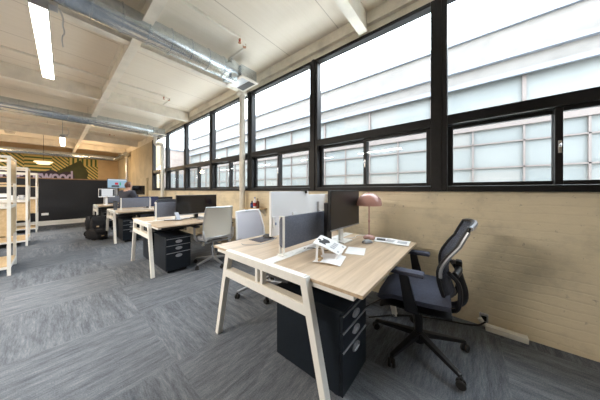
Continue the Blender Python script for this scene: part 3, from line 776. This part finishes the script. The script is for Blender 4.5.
# brochures by the wall
for i, (x, y, rz, mm, lab) in enumerate(((2.13, .69, .25, 'paper', 'dark spined white brochure nearest the pink lamp'), (2.14, .59, -.15, 'paper', 'white brochure with a grey cover strip in the middle of the row by the wall'), (2.13, .49, .1, 'paper', 'white brochure at the corner of the closest bench, farthest from the lamp'))):
    t = thing('brochure', lab, 'brochure', (x, y, TH), rz, 'brochures by the brick wall')
    MB().sheet(lambda u, v: ((u - .5) * .20, (v - .5) * .12, .004 + .010 * math.sin(u * PI) * (1 if v > .5 else .7)), 10, 4, .004).build('pages', M['paper'], t)
    MB().sheet(lambda u, v: ((u - .5) * .06 - .04, (v - .5) * .08, .0095 + .010 * math.sin((u * .3 + .15) * PI)), 6, 2, .001).build('cover_print', M[('ink', 'greyprint', 'greyprint')[i]], t)
# laptop stand: base tray, raised printed plate, two struts
ls = thing('laptop_stand', 'white folding laptop stand with black print, tilted up on the closest bench', 'laptop stand', (1.29, .79, TH), 0)
TR = [Vector((-.121, .063, .003)), Vector((-.077, -.13, .003)), Vector((.129, -.069, .003)), Vector((.085, .10, .003))]
MB().sheet(lambda u, v: (TR[1] * (1 - u) + TR[2] * u) * (1 - v) + (TR[0] * (1 - u) + TR[3] * u) * v + Vector((0, 0, .008 * math.sin(v * PI))), 8, 8, .004).build('tray', M['whitep'], ls)
A = Vector((-.067, .10, .12)); B_ = Vector((.184, .197, .12)); C_ = Vector((.265, -.003, .035)); D_ = Vector((.037, -.055, .035))
def pq(u, v, dz=0.): return (D_ * (1 - u) + C_ * u) * (1 - v) + (A * (1 - u) + B_ * u) * v + Vector((0, 0, .006 * math.sin(v * PI) + dz))
MB().sheet(lambda u, v: pq(u, v), 8, 10, .004).build('plate', M['paper'], ls)
MB().sheet(lambda u, v: pq(.22 + .5 * u, .56 + .26 * v + .05 * math.sin(u * 7), .0048), 8, 6, .001).build('black_print', M['ink'], ls)
MB().sheet(lambda u, v: pq(.40 + .14 * u, .84 + .10 * v, .0045), 6, 4, .001).build('black_print', M['ink'], ls)
for q in range(4): MB().sheet(lambda u, v: pq(.20 + .16 * q + .10 * u, .24 + .16 * v, .0045), 3, 3, .001).build('grey_print', M['greyprint'], ls)
for q in range(2): MB().sheet(lambda u, v: pq(.12 + .62 * q + .12 * u, .04 + .07 * v, .0045), 3, 3, .001).build('slot', M['greyprint'], ls)
for p0, p1 in (((-.09, .05, .008), (-.02, .09, .11)), ((.06, .09, .008), (.13, .16, .11)), ((.0, -.05, .01), (.05, -.04, .036)), ((.10, -.03, .01), (.22, .0, .036))):
    MB().bar(p0, p1, .016, .006, .001).build('strut', M['whitep'], ls, False)
for (x, y) in ((-.095, .02), (-.04, .06), (-.06, .03)): MB().box(x - .012, x + .012, y - .008, y + .008, .010, .026, .003).build('rubber_stop', M['tan'], ls)
# cables
def cable(name, pts, r, m_, label, group=None):
    o = MB().tube(pts, r, 7, 3).build(name, m_); tag(o, label, 'cable', group); return o
Z1 = TH + .004
cable('desk_cable', [(1.30, 1.05, Z1 + .004), (1.40, 1.06, Z1 + .03), (1.46, 1.0, Z1), (1.58, 1.09, Z1), (1.66, 1.02, Z1 + .02), (1.78, .98, Z1), (1.95, 1.00, Z1)], .0035, M['whitep'], 'white cable looping under the divider toward the black monitor')
cable('desk_cable', [(1.62, .93, Z1), (1.55, .96, Z1), (1.45, .90, Z1), (1.48, 1.02, Z1), (1.38, 1.10, Z1 + .006)], .003, M['black'], 'black cable behind the laptop stand')
cable('desk_cable', [(1.97, 1.0, Z1), (2.05, .93, Z1), (2.16, .98, Z1), (2.25, .90, Z1), (2.27, .86, Z1)], .0035, M['whitep'], 'white cable left of the pink lamp along the wall end of the desk')
cable('desk_cable', [(1.53, 1.60, Z1), (1.38, 1.50, Z1), (1.22, 1.50, Z1), (1.12, 1.60, Z1), (1.14, 1.66, Z1)], .0025, M['alu'], 'thin grey mouse cable curling over the far half of the closest bench')
cable('floor_cable', [(1.95, .75, .02), (2.2, .55, .012), (2.38, .2, .012), (2.44, -.05, .02), (2.47, -.11, .07)], .007, M['black'], 'black power cable running along the floor to the wall box')
cable('floor_cable', [(1.30, 1.2, .02), (1.6, .95, .012), (1.95, .9, .012), (2.3, .8, .012), (2.44, .74, .02)], .006, M['black'], 'black power cable under the closest bench')

# wall conduit / outlet
cd = thing('floor_conduit', 'cream cable conduit lying along the foot of the brick wall', 'conduit', (W - .05, -.37, 0))
MB().box(-.03, .03, .0, .26, 0, .045, .006).build('cover', M['pvc'], cd)
MB().tube([(0, .22, .03), (0, .27, .04), (.0, .30, .085)], .018, 10, 2).build('elbow', M['pvc'], cd)
ol = thing('outlet_box', 'small metal outlet box on the wall above the cream conduit', 'outlet', (W, -.10, .05))
MB().box(-.03, 0, -.03, .03, 0, .07, .004).build('box', M['alu'], ol); MB().box(-.032, -.03, -.018, .018, .012, .055).build('socket', M['black'], ol, False)
pa = thing('power_adapter', 'small white power adapter on the floor under the closest bench by the wall', 'adapter', (2.46, .72, 0))
MB().box(-.03, .03, -.05, .05, 0, .06, .01).build('body', M['whitep'], pa); MB().tube([(0, 0, .055), (-.0, 0, .09), (.04, .0, .12), (.055, 0, .14)], .005, 6, 1).build('lead', M['whitep'], pa)

# ledge with bottles by the column
lg = thing('wall_ledge', 'narrow wooden wall ledge carrying bottles beside the white column', 'shelf', (W, 3.08, .895))
MB().box(-.20, 0, -.2, .25, 0, .02, .003).build('board', M['birch'], lg, False)
for y in (-.15, .2): MB().prism([(-.15, 0), (0, -.13), (0, 0)], 'y', y - .008, y + .008).build('bracket', M['white'], lg, False)
def bottle(x, y, h, r, m_, cap, label, lab=None):
    t = thing('bottle', label, 'bottle', (x, y, .915), 0, 'bottles on the wall ledge')
    MB().lathe([(0, 0), (r, 0), (r, h * .6), (r * .9, h * .68), (r * .4, h * .8), (r * .38, h * .92), (0, h * .92)], n=18).build('body', m_, t)
    MB().lathe([(0, h * .9), (r * .45, h * .9), (r * .45, h), (0, h)], n=14).build('cap', cap, t)
    if lab: MB().lathe([(r + .001, h * .18), (r + .001, h * .5)], n=18).build('label_band', lab, t)
bottle(2.40, 3.16, .13, .030, M['darkblue'], M['black'], 'dark blue squat bottle on the wall ledge, left of the white bottle', M['blue'])
bottle(2.40, 3.075, .20, .030, M['whitep'], M['blue'], 'white bottle with red band and blue cap on the wall ledge', M['red'])
bottle(2.40, 2.99, .18, .028, M['brown'], M['brown'], 'brown bottle on the wall ledge, right of the white bottle', M['brown'])

# ------------------------------------------------------------------ second bench, small things
def keyboard(loc, rz, m_, label):
    t = thing('keyboard', label, 'keyboard', loc, rz, 'keyboards')
    MB().box(-.22, .22, -.065, .065, 0, .018, .004).build('body', m_, t)
    k_ = MB()
    for r_ in range(5):
        for c_ in range(15): k_.box(-.21 + c_ * .028, -.21 + c_ * .028 + .023, -.056 + r_ * .023, -.056 + r_ * .023 + .018, .018, .024)
    k_.build('keys', m_, t, False)
keyboard((1.82, 3.62, TH), .02, M['alu'], 'grey keyboard under the wide black monitor')
keyboard((1.55, .60 + 9.05 - .475, TH), 0, M['black'], 'black keyboard in front of the person in the hoodie')
ph = thing('phone_stand', 'small grey phone holder at the left foot of the wide black monitor', 'phone holder', (1.35, 3.80, TH), .3)
MB().bar((0, -.03, .01), (0, .03, .13), .07, .008, .002).build('phone', M['alu'], ph, False)
MB().box(-.04, .04, -.05, .05, 0, .01, .003).bar((0, .05, .008), (0, .015, .09), .03, .006).build('stand', M['silver'], ph, False)
cable('desk_cable', [(1.18, 3.9, Z1), (1.28, 3.83, Z1), (1.26, 3.75, Z1 + .01), (1.38, 3.72, Z1), (1.46, 3.8, Z1 + .015), (1.56, 3.74, Z1)], .006, M['black'], 'tangled black cables left of the wide black monitor')
cable('desk_cable', [(1.10, 3.93, Z1), (1.24, 3.90, Z1 + .01), (1.36, 3.9, Z1), (1.50, 3.84, Z1)], .004, M['whitep'], 'white cable by the divider post of the second bench')
mouse((2.12, 3.60, TH + .002), 0, M['black'], 'black computer mouse right of the grey keyboard')
# third bench tumbler
tb = thing('tumbler', 'dark steel tumbler on the aisle end of the third bench', 'tumbler', (1.03, 6.98, TH))
MB().lathe([(0, 0), (.036, 0), (.045, .16), (.045, .2), (0, .2)], n=20).build('body', M['tumbler'], tb)
MB().lathe([(0, .2), (.047, .2), (.047, .215), (.03, .225), (0, .225)], n=20).build('lid', M['black'], tb)

# ------------------------------------------------------------------ bags on the aisle floor
def bag(loc, rz, sx, sy, sz, label, lying):
    t = thing('backpack', label, 'bag', loc, rz, 'bags on the aisle floor')
    def f(u, v):
        a = u * 2 * PI; b = v * PI
        e = .55
        def sp(c): return math.copysign(abs(c) ** e, c)
        n_ = 1 + .07 * math.sin(5 * a + 3 * b) + .05 * math.sin(9 * b + 2 * a)
        return (sx * sp(math.cos(a)) * sp(math.sin(b)) * n_, sy * sp(math.sin(a)) * sp(math.sin(b)) * n_, max(.0, sz * (1 - sp(math.cos(b)) * n_)))
    m_ = MB().sheet(f, 28, 16, -.002); bmesh.ops.remove_doubles(m_.bm, verts=m_.bm.verts[:], dist=.0008)
    m_.build('body', M['cloth'], t)
    MB().box(-sx * .7, sx * .7, -sy * 1.12, -sy * .85, sz * .25, sz * 1.1, .02).build('pocket', M['cloth'], t)
    MB().tube([(-.05, 0, sz * 1.95), (-.04, 0, sz * 2.15), (.04, 0, sz * 2.15), (.05, 0, sz * 1.95)], .011, 8, 2).build('handle', M['cloth'], t)
    for s in (-1, 1): MB().tube([(s * sx * .5, sy * .8, sz * 1.7), (s * sx * .8, sy * 1.2, sz), (s * sx * .5, sy * .9, sz * .3)], .016, 8, 2).build('strap', M['cloth'], t)
    MB().box(-.02, .03, -sy * 1.16, -sy * 1.10, sz * .8, sz * .95, .004).build('tag', M['tan'], t)
bag((.71, 7.32, 0), .3, .14, .27, .13, 'black bag slumped on the floor in front of the third bench', True)
bag((.86, 8.35, 0), -.2, .16, .16, .24, 'upright black backpack on the floor between the third and farthest benches', False)
bag((.80, 9.0, 0), .3, .15, .14, .22, 'black backpack leaning by the leg of the farthest bench', False)

# ------------------------------------------------------------------ person at the farthest bench
def skin_mesh(name, verts, edges, radii, m_, parent, sub=2):
    me = bpy.data.meshes.new(name); me.from_pydata([Vector(v) for v in verts], edges, []); me.update()
    o = bpy.data.objects.new(name, me); COL.objects.link(o); o.parent = parent
    md = o.modifiers.new('skin', 'SKIN'); md.use_smooth_shade = True
    for sv, r in zip(me.skin_vertices[0].data, radii): sv.radius = r if isinstance(r, tuple) else (r, r)
    me.skin_vertices[0].data[0].use_root = True
    sb_ = o.modifiers.new('sub', 'SUBSURF'); sb_.levels = sub; sb_.render_levels = sub
    bpy.context.view_layer.update()
    em = bpy.data.meshes.new_from_object(o.evaluated_get(bpy.context.evaluated_depsgraph_get()))
    o.modifiers.clear(); o.data = em; em.materials.clear(); em.materials.append(m_)
    em.polygons.foreach_set('use_smooth', [True] * len(em.polygons))
    return o
pr = thing('person', 'person in a dark grey hoodie seated leaning over the farthest bench', 'person', (1.47, 8.55, 0), math.radians(-62))
# local: faces +y, pelvis at origin height .62
J = [(0, 0, .62), (0, .03, .80), (0, .07, 1.0), (0, .09, 1.17), (0, .12, 1.25), (0, .145, 1.33), (0, .15, 1.42),
     (-.19, .10, 1.16), (-.23, .20, .87), (-.13, .40, .80), (-.11, .47, .795),
     (.19, .10, 1.16), (.23, .22, .87), (.13, .42, .80), (.11, .49, .795),
     (-.10, .05, .60), (-.13, .42, .58), (-.13, .40, .10), (-.13, .52, .045),
     (.10, .05, .60), (.13, .42, .58), (.13, .40, .10), (.13, .52, .045)]
EJ = [(0, 1), (1, 2), (2, 3), (3, 4), (4, 5), (5, 6), (3, 7), (7, 8), (8, 9), (9, 10), (3, 11), (11, 12), (12, 13), (13, 14), (0, 15), (15, 16), (16, 17), (17, 18), (0, 19), (19, 20), (20, 21), (21, 22)]
RJ = [(.15, .11), (.14, .10), (.155, .11), (.13, .09), (.055, .055), (.078, .09), (.07, .085), (.062, .062), (.045, .045), (.03, .03), (.035, .02), (.062, .062), (.045, .045), (.03, .03), (.035, .02),
      (.09, .09), (.065, .065), (.045, .045), (.04, .035), (.09, .09), (.065, .065), (.045, .045), (.04, .035)]
skin_mesh('body', J, EJ, RJ, M['skin'], pr)
hv = [0, 1, 2, 3, 4, 7, 8, 9, 11, 12, 13]; ix = {v: i for i, v in enumerate(hv)}
hr = [(RJ[v][0] * 1.25 + .022, RJ[v][1] * 1.25 + .022) for v in hv]; hr[3] = (.19, .15); hr[5] = hr[8] = (.115, .115); hr[4] = (.085, .085)
hj = [J[v] for v in hv]; hj[4] = (0, .105, 1.20)
ho = skin_mesh('hoodie', hj, [(ix[a], ix[b]) for a, b in EJ if a in ix and b in ix], hr, M['hoodie'], pr)
tv = [0, 15, 16, 17, 19, 20, 21]; ix = {v: i for i, v in enumerate(tv)}
skin_mesh('trousers', [J[v] for v in tv], [(ix[a], ix[b]) for a, b in EJ if a in ix and b in ix], [(RJ[v][0] * 1.12 + .012, RJ[v][1] * 1.12 + .012) for v in tv], M['jeans'], pr)
def ell(c, r, name, m_, cut=None):
    b = MB(); bmesh.ops.create_uvsphere(b.bm, u_segments=20, v_segments=14, radius=1)
    for v in b.bm.verts:
        v.co = Vector((c[0] + v.co.x * r[0], c[1] + v.co.y * r[1], c[2] + v.co.z * r[2]))
    if cut: bmesh.ops.delete(b.bm, geom=[v for v in b.bm.verts if cut(v.co)], context='VERTS')
    return b.build(name, m_, pr)
ell((0, .135, 1.41), (.088, .105, .115), 'hair', M['hair'], lambda p_: p_.y > .165 and p_.z < 1.46)
for s in (-1, 1): ell((s * .088, .155, 1.385), (.012, .022, .032), 'ear', M['skin'])
ell((0, .252, 1.385), (.014, .022, .02), 'nose', M['skin'])
for s in (-1, 1): ell((s * .033, .232, 1.41), (.012, .008, .007), 'eye', M['ink'])
ell((0, .232, 1.345), (.026, .008, .006), 'mouth', M['red'])
for s in (-1, 1):
    for q in range(5):
        bx_ = s * .11 + (q - 2) * .017
        MB().tube([(bx_, .475 + (.02 if s > 0 else 0), .80), (bx_ * 1.0, .53 - abs(q - 2) * .006 + (.02 if s > 0 else 0), .795), (bx_, .555 - abs(q - 2) * .008 + (.02 if s > 0 else 0), .778)], [.009, .008, .006], 8).build('finger', M['skin'], pr)
for s in (-1, 1): ell((s * .13, .50, .045), (.05, .13, .045), 'shoe', M['black'])
MB().box(-.10, .10, .145, .18, 1.0, 1.16, .02).build('shirt_front', M['paper'], pr)
# stool chair the person sits on
st = thing('stool', 'black raised stool under the person in the hoodie', 'stool', (1.47, 8.55, 0), 0)
MB().lathe([(0, .44), (.20, .44), (.215, .47), (.20, .50), (0, .505)], n=24).build('seat', M['black'], st)
MB().tube([(0, 0, .1), (0, 0, .45)], .028, 12).build('gas_column', M['chrome'], st)
star_base(st, M['black'], .28, .3)

# ------------------------------------------------------------------ outside
struct(MB().box(W + .36, 30, -16, 32, -3.2, -3.0).build('ground', M['yard'], smooth=False))
struct(MB().box(W + .36, 6.2, -14, 16.4, -.2, .35).build('bounce_roof', mat('bounce_white', (.78, .77, .74), .8, var=.08, scale=6), smooth=False))  # added white roof below sill level, bounces skylight up to the ceiling
fb = thing('factory_building', 'long pale factory across the yard with rows of large multi-pane windows', 'building', (6.2, 0, 0))
MB().box(.0, 5, -14, 15.5, -3, -1.0).box(0, 5, -14, 15.5, 3.72, 4.02).box(.25, 5, -14, 15.5, 4.02, 4.85).build('brick_wall', M['obrick'], fb, False)
MB().box(.12, 4.9, -14, 15.4, -1.0, 3.72).build('core', M['fac'], fb, False)
MB().box(-.10, .30, -14.1, 15.6, 4.02, 4.10, .01).box(-.06, .0, -14, 15.5, 3.64, 3.74).build('flashing', M['coping'], fb, False)
MB().box(.18, 5.1, -14.1, 15.6, 4.85, 4.95, .01).build('parapet_cap', M['coping'], fb, False)
y = -14.0
while y < 15.0:
    w_ = MB()
    for q in range(4): w_.box(.075, .12, y + q * .82 - .016, y + q * .82 + .016, -1, 2.62)
    for q in range(7): w_.box(.075, .12, y, y + 3.28, -1 + q * .55 - .014, -1 + q * .55 + .014)
    for q in range(2): w_.box(.07, .12, y + q * 1.64 - .03, y + q * 1.64 + .03, 2.75, 3.65)
    w_.box(.05, .12, y, y + 3.28, 2.62, 2.76)
    w_.build('window_grid', M['rust'], fb, False)
    y += 3.28
wb = thing('brick_wing', 'pinkish brick building closing the far end of the yard', 'building', (W + .4, 16.5, 0))
MB().box(.4, 4.8, 0, 4, -3, 4.1).build('brick_wall', M['obrick_x'], wb, False)
MB().box(.35, 4.9, -.06, 4, 4.1, 4.22, .01).build('parapet_cap', M['coping'], wb, False)
for x in (.8, 2.3):
    wo = MB().box(x, x + 1.0, -.03, .02, .4, 2.4).build('window', M['coping'], wb, False)
    MB().box(x + .06, x + .47, -.04, -.03, .46, 2.34).box(x + .53, x + .94, -.04, -.03, .46, 2.34).build('pane', M['fac'], wo, False)

# ------------------------------------------------------------------ light
wd = bpy.data.worlds.new('sky'); SC.world = wd; wd.use_nodes = True
nt = wd.node_tree; bg = nt.nodes['Background']
tc_ = nt.nodes.new('ShaderNodeTexCoord'); sp = nt.nodes.new('ShaderNodeSeparateXYZ'); L(nt, tc_.outputs['Generated'], sp.inputs[0])
c = ramp(nt, sp.outputs[2], (0., (.62, .65, .68)), (.5, (.80, .87, .95)), (1., (.88, .96, 1.06)))
L(nt, c, bg.inputs[0]); bg.inputs[1].default_value = 6.0

def area(name, loc, rot, sx, sy, power, col, portal=False):
    l = bpy.data.lights.new(name, 'AREA'); l.shape = 'RECTANGLE'; l.size = sx; l.size_y = sy; l.energy = power; l.color = col
    o = bpy.data.objects.new(name, l); COL.objects.link(o); o.location = loc; o.rotation_euler = rot
    if portal: l.cycles.is_portal = True
    return o
for k in range(len(mull) - 1):
    area('window_portal', (W + .2, (mull[k] + mull[k + 1]) / 2, 2.2), (0, PI / 2, 0), 1.95, 1.5, 1, (1, 1, 1), True)
# unseen area lights added left of the shelves to brighten the room
for x, y in ((-2.6, 2.6), (-2.6, 5.4), (-2.6, 9.4), (-2.6, 13.)):
    area('office_fill', (x, y, 2.68), (0, 0, 0), .14, 1.6, 95, (1., .92, .82))
for x, y, e in ((1.2, 13.2, 20), (-1.5, 14.2, 14), (.9, 15.0, 6)):
    l = bpy.data.lights.new('lounge_lamp', 'POINT'); l.energy = e; l.color = (1., .70, .40); l.shadow_soft_size = .15
    o = bpy.data.objects.new('lounge_lamp', l); COL.objects.link(o); o.location = (x, y, 2.5)

# ------------------------------------------------------------------ camera and view
cam = bpy.data.cameras.new('camera'); co = bpy.data.objects.new('camera', cam); COL.objects.link(co)
cam.sensor_fit = 'HORIZONTAL'; cam.sensor_width = 36; cam.lens = 36 * 205 / 600
cam.shift_y = -10 / 600; cam.clip_start = .02; cam.clip_end = 200
co.location = (0, 0, 1.25); co.rotation_euler = (PI / 2, 0, -math.radians(50.4))
SC.camera = co
vs = SC.view_settings
vs.view_transform = 'Standard'; vs.look = 'None'; vs.gamma = 1; vs.exposure = 1.32; vs.use_curve_mapping = False
SC.display_settings.display_device = 'sRGB'
cy = SC.cycles
cy.max_bounces = 10; cy.diffuse_bounces = 6; cy.glossy_bounces = 4; cy.transparent_max_bounces = 16
cy.use_denoising = True; cy.sample_clamp_indirect = 6
